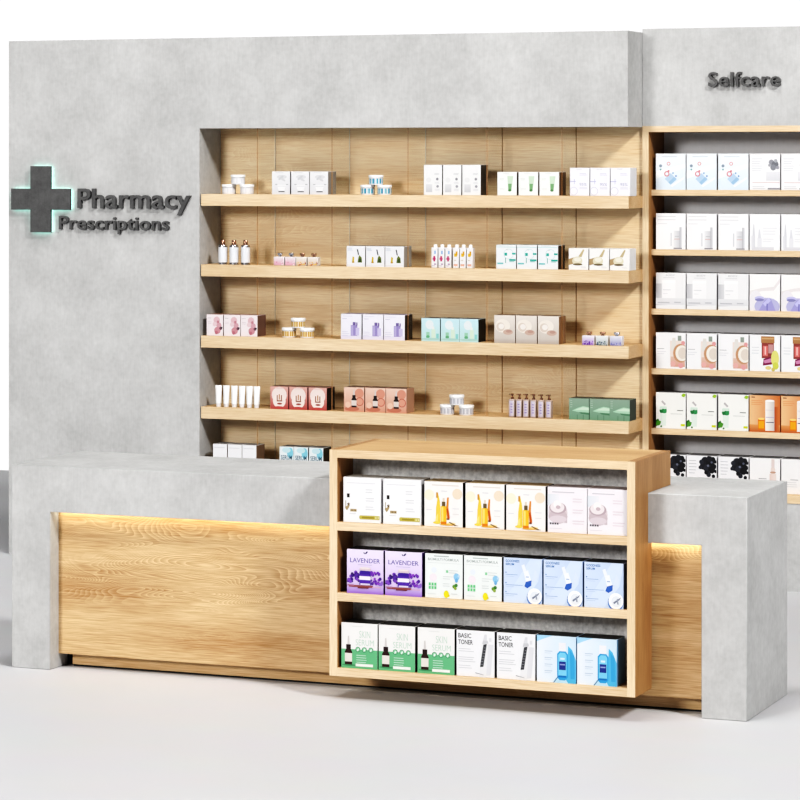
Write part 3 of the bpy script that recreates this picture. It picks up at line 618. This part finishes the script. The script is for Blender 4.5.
ORD = ['top', 'second', 'third', 'fourth', 'lowest']
OAK = ['top oak shelf', 'second oak shelf down', 'third oak shelf down', 'fourth oak shelf down', 'lowest oak shelf']
POS3 = ['leftmost', 'middle', 'rightmost']
def place_run(art, w, h, xs, y, z, desc, where, group):
    o = art(w, h).build()
    n = len(xs)
    for i, x in enumerate(xs):
        c = o if i == 0 else o.copy()
        if i: C.objects.link(c)
        c.location = (x, y, z)
        pos = POS3[i] if n == 3 else (['left', 'right'][i] if n == 2 else '')
        num = {3: 'three', 2: 'two'}.get(n)
        tag(c, f"{desc}, {pos} of {num} on the {where}", 'box', group)

YBX = 1.7634
R = [   # art, width, height, x centres, oak shelf index, description
 (art_bowl, .105, .1226, [-1.2531, -1.1408, -1.0314], 0, 'white carton with grey bowl print'),
 (art_tallwhite, .1027, .1588, [-.3808, -.2731, -.1652], 0, 'taller white carton with faint grey print'),
 (art_greentube, .1074, .1223, [.0319, .1484, .2628], 0, 'white carton with green tube print'),
 (art_lilac, .1051, .1441, [.4277, .5374, .6465], 0, 'white carton with pale lilac print'),
 (art_dropper, .1063, .1092, [-.819, -.7078, -.5979], 1, 'white carton with olive dropper bottle print'),
 (art_teal, .1100, .1249, [.0267, .1407, .2560], 1, 'white carton with teal green marks'),
 (art_creamjar, .1060, .1114, [.4213, .5328, .6430], 1, 'white carton with beige cream pot print'),
 (art_floral, .0985, .1152, [-1.6451, -1.5425, -1.4415], 2, 'pale pink floral carton'),
 (art_lavbottle, .1185, .1342, [-.8457, -.7213, -.5990], 2, 'white carton with lavender bottle print'),
 (art_aqua, .1037, .1208, [-.3932, -.2843, -.1788], 2, 'pale aqua carton with green bottle print'),
 (art_beige, .1145, .1448, [.0189, .1382, .2580], 2, 'beige carton with cream swirl print'),
 (art_red, .1051, .1209, [-1.2631, -1.1522, -1.0393], 3, 'red carton with pale round print'),
 (art_terracotta, .1160, .1292, [-.829, -.7073, -.5880], 3, 'terracotta carton with dark dropper bottle print'),
 (art_aloe, .1073, .1096, [.4245, .5352, .6430], 3, 'sage green carton with aloe leaf print'),
 (art_plainwhite, .0830, .1827, [-1.6146, -1.5267, -1.4405], 4, 'plain white carton with grey text'),
 (art_bluetext, .0824, .1828, [-1.2209, -1.1364, -1.0485], 4, 'white carton with blue lettering'),
]
for art, w, h, xs, si, desc in R:
    place_run(art, w, h, xs, YBX, SHZ[si], desc, OAK[si], desc + 's on the ' + OAK[si])

SX = [.8296, .9946, 1.1631, 1.3289, 1.4946, 1.6603]
SELF = ['top Selfcare shelf', 'second Selfcare shelf', 'third Selfcare shelf', 'fourth Selfcare shelf', 'fifth Selfcare shelf', 'bottom of the Selfcare unit']
SR_ = [(art_s1a, 'pale blue carton with red and blue print', art_s1b, 'white carton with grey splash print'),
       (art_s2a, 'white carton with grey bottle print at right', art_s2b, 'white carton with faint bottle print at left'),
       (art_s3a, 'pale grey carton with white jar print', art_s3b, 'white carton with violet bow print'),
       (art_s4a, 'white carton with halved coconut print', art_s4b, 'white carton with dark red jar print'),
       (art_s5a, 'white carton with green leaf print', art_s5b, 'orange carton with white bottle print'),
       (art_s6a, 'white carton with black berries print', art_s6b, 'white carton with pink bottle print')]
for i, (a, da, b, db) in enumerate(SR_):
    z = (SSZ + [.488])[i]
    place_run(a, .1593, .187 if i < 5 else .178, SX[:3], YS+.055, z, da, SELF[i], da + 's on the ' + SELF[i])
    place_run(b, .1593, .187 if i < 5 else .178, SX[3:5], YS+.055, z, db, SELF[i], db + 's on the ' + SELF[i])

YD = BF+.012
DSP = ['top display shelf', 'middle display shelf', 'bottom display shelf']
for art, w, h, xs, z, k, desc in [
 (art_d1a, .1645, .1835, [.617, .7917], DSZ[0]-.0025, 0, 'white carton with gold print'),
 (art_d1b, .1650, .1810, [.9709, 1.1475, 1.3203], DSZ[0], 0, 'white carton with amber serum bottles print'),
 (art_d1c, .1630, .1805, [1.4932, 1.6590], DSZ[0]+.001, 0, 'white carton with pink cream jar print'),
 (art_lavender, .1596, .1785, [.6308, .7984], DSZ[1]-.0025, 1, 'violet carton lettered LAVENDER'),
 (art_formula, .1610, .1785, [.9722, 1.1388], DSZ[1], 1, 'white carton with green and yellow print'),
 (art_goodness, .1610, .1785, [1.3082, 1.4762, 1.6450], DSZ[1], 1, 'light blue carton with white tube print'),
 (art_skin, .1585, .1845, [.6056, .7691, .9387], IB-.001, 2, 'white and green carton with brown dropper bottle'),
 (art_toner, .1620, .1845, [1.1077, 1.2792], IB, 2, 'white carton lettered BASIC TONER'),
 (art_bluebottle, .1630, .1845, [1.4485, 1.6162], IB, 2, 'sky blue carton with blue bottle print')]:
    place_run(art, w, h, xs, YD, (DSZ+[IB])[k], desc, DSP[k], desc + 's on the ' + DSP[k])

# ------------------------------------------------------------------ jars
def jar(name_col, lid_mat, body_mat, bands, h=.052, r=.040):
    t = thing('cosmetic_jar', '', 'jar')
    mb = MB(); mb.lathe([(0, 0), (r*.9, 0), (r*.93, .003), (r*.93, h*.70), (r*.86, h*.74), (0, h*.74)]); mb.build('jar_body', body_mat, t)
    mb = MB(); rl = r*.938
    zs = [h*.12, h*.40, h*.64]
    fs = mb.lathe([(rl, zs[0]), (rl, zs[1]), (rl, zs[2])], seg=36)
    for f in fs:
        a = math.atan2(f.calc_center_median().y, f.calc_center_median().x)
        k = bands[int(((a+math.pi)/(2*math.pi))*36) % len(bands)]
        mb.paint([f], k)
    mb.build('label_band', M_gloss, t)
    mb = MB(); mb.lathe([(0, h*.74), (r, h*.74), (r, h*.96), (r*.96, h), (0, h)]); mb.build('lid', lid_mat, t)
    return t
def pyramid(proto, xs, xt, z, dz, desc, where, group):
    y = YBX+.045
    spots = [(xs[0], z, 'lower left of three'), (xs[1], z, 'lower right of three'), (xt, z+dz, 'topmost of three')]
    for i, (x, zz, p) in enumerate(spots):
        x -= .020 if x < -1 else .017
        lb = f"{desc}, {p}, {where}"
        if i == 0: proto.location = (x, y, zz); proto['label'] = lb; proto['group'] = group
        else: dup(proto, (x, y, zz), lb, group)
W = (240, 240, 242)
pyramid(jar('w', M_white, M_porc, [W, W, (228, 228, 232), W]), [-1.5615, -1.4541], -1.4997-.008, SHZ[0], .0522, 'white jar', OAK[0], 'white jars stacked on the top oak shelf')
pyramid(jar('b', M_white, M_porc, [(70, 160, 190), W, (120, 196, 214), (60, 130, 170), W, (190, 224, 232)]), [-.7527, -.6564], -.7046, SHZ[0], .0522, 'white jar with blue label', OAK[0], 'blue labelled jars stacked on the top oak shelf')
pyramid(jar('g', M_white, M_porc, [(206, 160, 84), (236, 214, 160), (190, 140, 70), (244, 232, 204)]), [-1.2056, -1.0997], -1.1526, SHZ[2], .0522, 'jar with gold label and white lid', OAK[2], 'gold labelled jars stacked on the third oak shelf')
pyramid(jar('s', M_white, M_porc, [(206, 206, 212), (236, 236, 240), (190, 190, 198)]), [-.3005, -.193], -.2466, SHZ[3], .0522, 'silver-grey jar with white lid', OAK[3], 'silver jars stacked on the fourth oak shelf')

# ------------------------------------------------------------------ bottles, tubes, perfumes
def run(proto, xs, y, z, labels, group):
    for i, x in enumerate(xs):
        if i == 0: proto.location = (x, y, z); proto['label'] = labels[0]; proto['group'] = group
        else: dup(proto, (x, y, z), labels[i], group)
def row_labels(desc, n, where):
    names = {3: ['leftmost', 'middle', 'rightmost'], 6: ['first from left', 'second from left', 'third from left', 'third from right', 'second from right', 'last at right']}[n]
    return [f"{desc}, {p} of {'three' if n == 3 else 'six'}, {where}" for p in names]

t = thing('lotion_bottle', '', 'bottle'); r = .0245
mb = MB(); mb.lathe([(0, 0), (r, 0), (r, .098), (r*.9, .106), (r*.45, .110), (0, .110)]); mb.build('bottle_body', M_silver, t)
mb = MB(); fs = mb.lathe([(r*1.015, .012), (r*1.015, .094)], seg=32)
for f in fs: mb.paint([f], (238, 240, 244) if f.calc_center_median().y < .012 else (200, 204, 212))
mb.build('paper_label', M_gloss, t)
mb = MB(); mb.lathe([(r*.5, .110), (r*.5, .130), (r*.42, .1325), (0, .1325)]); mb.build('cap', M_copper, t)
run(t, [-1.610, -1.5436, -1.4748], YBX+.028, SHZ[1], row_labels('silver bottle with copper cap', 3, OAK[1]), 'silver bottles on the second oak shelf')

def carton_bottle(spots, band):
    t = thing('dropper_bottle', '', 'bottle'); w = .0335
    mb = MB(); mb.box(-w/2, w/2, 0, w, 0, .1068, (245, 243, 244), bevel=.002)
    def R2(u0, v0, u1, v1, c, k=1): mb.face([(-w/2+u0*w, -.0002*k, v0*.1068), (-w/2+u1*w, -.0002*k, v0*.1068), (-w/2+u1*w, -.0002*k, v1*.1068), (-w/2+u0*w, -.0002*k, v1*.1068)], c)
    for a in spots: R2(*a)
    mb.build('bottle_body', M_gloss, t)
    mb = MB(); mb.lathe([(.010, .1068), (.010, .120), (.008, .1225), (0, .1225)], cy=w/2, seg=16); mb.build('cap', M_white, t)
    return t
A_ = carton_bottle([(.2, .4, .75, .5, (214, 120, 150)), (.35, .32, .65, .58, (196, 80, 120), 2), (.5, .68, .75, .84, (140, 180, 226)), (.1, .08, .6, .12, (200, 190, 200)), (.45, .14, .8, .22, (190, 170, 190))], None)
B_ = carton_bottle([(.25, .56, .7, .72, (232, 190, 70)), (.5, .62, .8, .82, (222, 168, 60), 2), (.15, .1, .8, .2, (236, 180, 160)), (.2, .36, .6, .4, (220, 206, 190))], None)
L6 = row_labels('slim white square bottle', 6, OAK[1])
run(A_, [-.3729, -.3341, -.2955], YBX, SHZ[1], [s.replace('white', 'pink-flowered white') for s in L6[:3]], 'slim white bottles on the second oak shelf')
run(B_, [-.2527, -.2144, -.176], YBX, SHZ[1], [s.replace('white', 'yellow-flowered white') for s in L6[3:]], 'slim white bottles on the second oak shelf')

def perfume(w, h, hc, c_lo, c_hi, dots, capmat, seed):
    t = thing('perfume_bottle', '', 'perfume bottle'); d = w*.62
    mb = MB(); mb.box(-w/2, w/2, 0, d, 0, h, c_hi, bevel=.002)
    mb.face([(-w/2+.002, -.0002, .002), (w/2-.002, -.0002, .002), (w/2-.002, -.0002, h-.002), (-w/2+.002, -.0002, h-.002)], cols=[c_lo, c_lo, c_hi, c_hi])
    rr = random.Random(seed)
    for i in range(16):
        u, v = rr.uniform(-w*.42, w*.42), rr.uniform(.05, .45)*h; s = rr.uniform(.03, .07)*w
        mb.face([(u-s, -.0004-.00003*i, v-s), (u+s, -.0004-.00003*i, v-s*.6), (u+s*.7, -.0004-.00003*i, v+s), (u-s*.6, -.0004-.00003*i, v+s*.8)], rr.choice(dots))
    mb.build('bottle_body', M_gloss, t)
    mb = MB(); mb.lathe([(w*.14, h), (w*.14, h+(hc-h)*.35), (0, h+(hc-h)*.35)], cy=d/2, seg=14)
    mb.box(-w*.22, w*.22, d/2-w*.12, d/2+w*.12, h+(hc-h)*.35, hc, bevel=.0015); mb.build('cap', capmat, t)
    return t
hP, hPc = .0471, .0665
run(perfume(.0600, hP, hPc, (226, 170, 190), (244, 236, 238), [(214, 130, 160), (236, 190, 204), (250, 240, 244)], M_silver, 1), [-1.2663, -1.1998], YBX, SHZ[1],
    ['pink floral perfume bottle, leftmost of four on the second oak shelf down', 'pink floral perfume bottle, second of four on the second oak shelf down'], 'perfume bottles on the second oak shelf')
run(perfume(.0600, hP, hPc, (226, 196, 170), (244, 238, 232), [(196, 70, 50), (226, 150, 50), (150, 60, 60), (236, 196, 120)], M_copper, 2), [-1.1358, -1.0683], YBX, SHZ[1],
    ['orange-red floral perfume bottle, third of four on the second oak shelf down', 'orange-red floral perfume bottle, rightmost of four on the second oak shelf down'], 'perfume bottles on the second oak shelf')
for k, (lo, hi, dots, x, lb, cm) in enumerate([
    ((170, 130, 206), (242, 238, 246), [(110, 60, 170), (150, 100, 200), (90, 50, 150)], .4731, 'purple floral perfume bottle, leftmost of three on the third oak shelf down', M_copper),
    ((176, 186, 190), (238, 240, 240), [(80, 110, 90), (120, 140, 130), (60, 80, 110)], .5463, 'grey-green floral perfume bottle, middle of three on the third oak shelf down', M_copper),
    ((150, 150, 196), (232, 232, 240), [(130, 130, 190), (170, 170, 210), (200, 200, 230)], .6219, 'pale lilac perfume bottle, rightmost of three on the third oak shelf down', M_silver)]):
    run(perfume(.0640, .0498, .0690, lo, hi, dots, cm, 5+k), [x], YBX, SHZ[2], [lb], 'perfume bottles on the third oak shelf')

# cream tubes standing on their caps
t = thing('cream_tube', '', 'tube')
mb = MB(); seg = 20; prev = None; n = 9
for i in range(n):
    q = i/(n-1); z = .018+q*.098
    rx = .0155+.0042*q; ry = .0155*(1-q)**.8+.0012
    ring = [mb.bm.verts.new((rx*math.cos(2*math.pi*j/seg), ry*math.sin(2*math.pi*j/seg), z)) for j in range(seg)]
    if prev:
        for j in range(seg):
            f = mb.bm.faces.new((prev[j], prev[(j+1) % seg], ring[(j+1) % seg], ring[j])); f.smooth = True
    else: mb.bm.faces.new(list(reversed(ring)))
    prev = ring
mb.bm.faces.new(prev); mb.build('tube_body', M_white, t)
mb = MB(); mb.lathe([(0, 0), (.0125, 0), (.0135, .002), (.0135, .0178), (0, .0178)], seg=18); mb.build('cap', M_porc, t)
run(t, [-1.6306, -1.5847, -1.5366, -1.4912, -1.4470, -1.4040], YBX+.018, SHZ[3], row_labels('white cream tube on its cap', 6, OAK[3]), 'white tubes on the fourth oak shelf')

# slim pump bottles
t = thing('pump_bottle', '', 'bottle'); w = .031
mb = MB(); mb.box(-w/2, w/2, 0, w, 0, .0935, (196, 176, 166), bevel=.003)
mb.face([(-w*.3, -.0003, .008), (w*.42, -.0003, .008), (w*.42, -.0003, .086), (-w*.3, -.0003, .086)], cols=[(196, 184, 206), (226, 216, 222), (232, 224, 230), (206, 196, 220)])
for k in range(4): mb.face([(-w*.15, -.0005, .024+.014*k), (w*.2, -.0005, .024+.014*k), (w*.2, -.0005, .029+.014*k), (-w*.15, -.0005, .029+.014*k)], (160, 140, 190))
mb.build('bottle_body', M_gloss, t)
mb = MB(); mb.lathe([(.0085, .0935), (.0085, .103), (.0045, .104), (.0045, .114), (.008, .1145), (.008, .122), (0, .123)], cy=w/2, seg=14)
mb.box(-.018, .002, w/2-.003, w/2+.003, .116, .1205, bevel=.001); mb.build('pump', M_copper, t)
run(t, [.0554, .095, .1336, .1731, .2154, .2574], YBX, SHZ[3], row_labels('slim lilac pump bottle', 6, OAK[3]), 'slim pump bottles on the fourth oak shelf')

# ------------------------------------------------------------------ light
def area(name, target, d, dist, size, power, col=(1, 1, 1)):
    L = bpy.data.lights.new(name, 'AREA'); L.shape = 'DISK'; L.size = size; L.energy = power; L.color = col
    o = bpy.data.objects.new(name, L); C.objects.link(o)
    d = Vector(d).normalized(); o.location = Vector(target)+d*dist
    o.rotation_euler = (-d).to_track_quat('-Z', 'Y').to_euler(); return o
area('key_light', (0, .5, 1.0), (.68, -.46, .64), 20.0, 2.6, 2750, (1, .992, .98))
area('front_light', (-.3, 1.0, 1.2), (-.20, -.95, .27), 18.0, 3.6, 1500, (1, .99, .98))
area('overhead_light', (0, -1.6, 0), (.05, -.10, 1), 12.0, 3.0, 600, (1, .995, .99))

w = bpy.data.worlds.new('studio'); w.use_nodes = True; SC.world = w
nt = w.node_tree; bg = nt.nodes['Background']
tc = N(nt, 'ShaderNodeTexCoord'); sp = N(nt, 'ShaderNodeSeparateXYZ'); nt.links.new(tc.outputs['Generated'], sp.inputs[0])
mr = N(nt, 'ShaderNodeMapRange'); nt.links.new(sp.outputs['Y'], mr.inputs[0]); mr.interpolation_type = 'SMOOTHSTEP'
mr.inputs[1].default_value = .68; mr.inputs[2].default_value = .86; mr.inputs[3].default_value = .08; mr.inputs[4].default_value = 1.05
bg.inputs[0].default_value = (1, 1, 1, 1); nt.links.new(mr.outputs[0], bg.inputs[1])

# ------------------------------------------------------------------ camera (two-point perspective, lens shifted down)
cd = bpy.data.cameras.new('camera'); co = bpy.data.objects.new('camera', cd); C.objects.link(co)
co.location = (5.2, -12.5, 2.2); co.rotation_euler = (math.radians(90), 0, .3842)
cd.sensor_width = 36; cd.lens = 2924.7*36/800; cd.shift_y = -242.19/800; cd.clip_end = 200
SC.camera = co
SC.cycles.diffuse_bounces = 2
SC.view_settings.view_transform = 'Standard'; SC.view_settings.look = 'None'; SC.view_settings.exposure = 0.0
vs = SC.view_settings; vs.use_curve_mapping = True
cm = vs.curve_mapping; c = cm.curves[3]
c.points.new(.03, .009); c.points.new(.09, .045); c.points.new(.25, .215); c.points.new(.6, .62); cm.update()
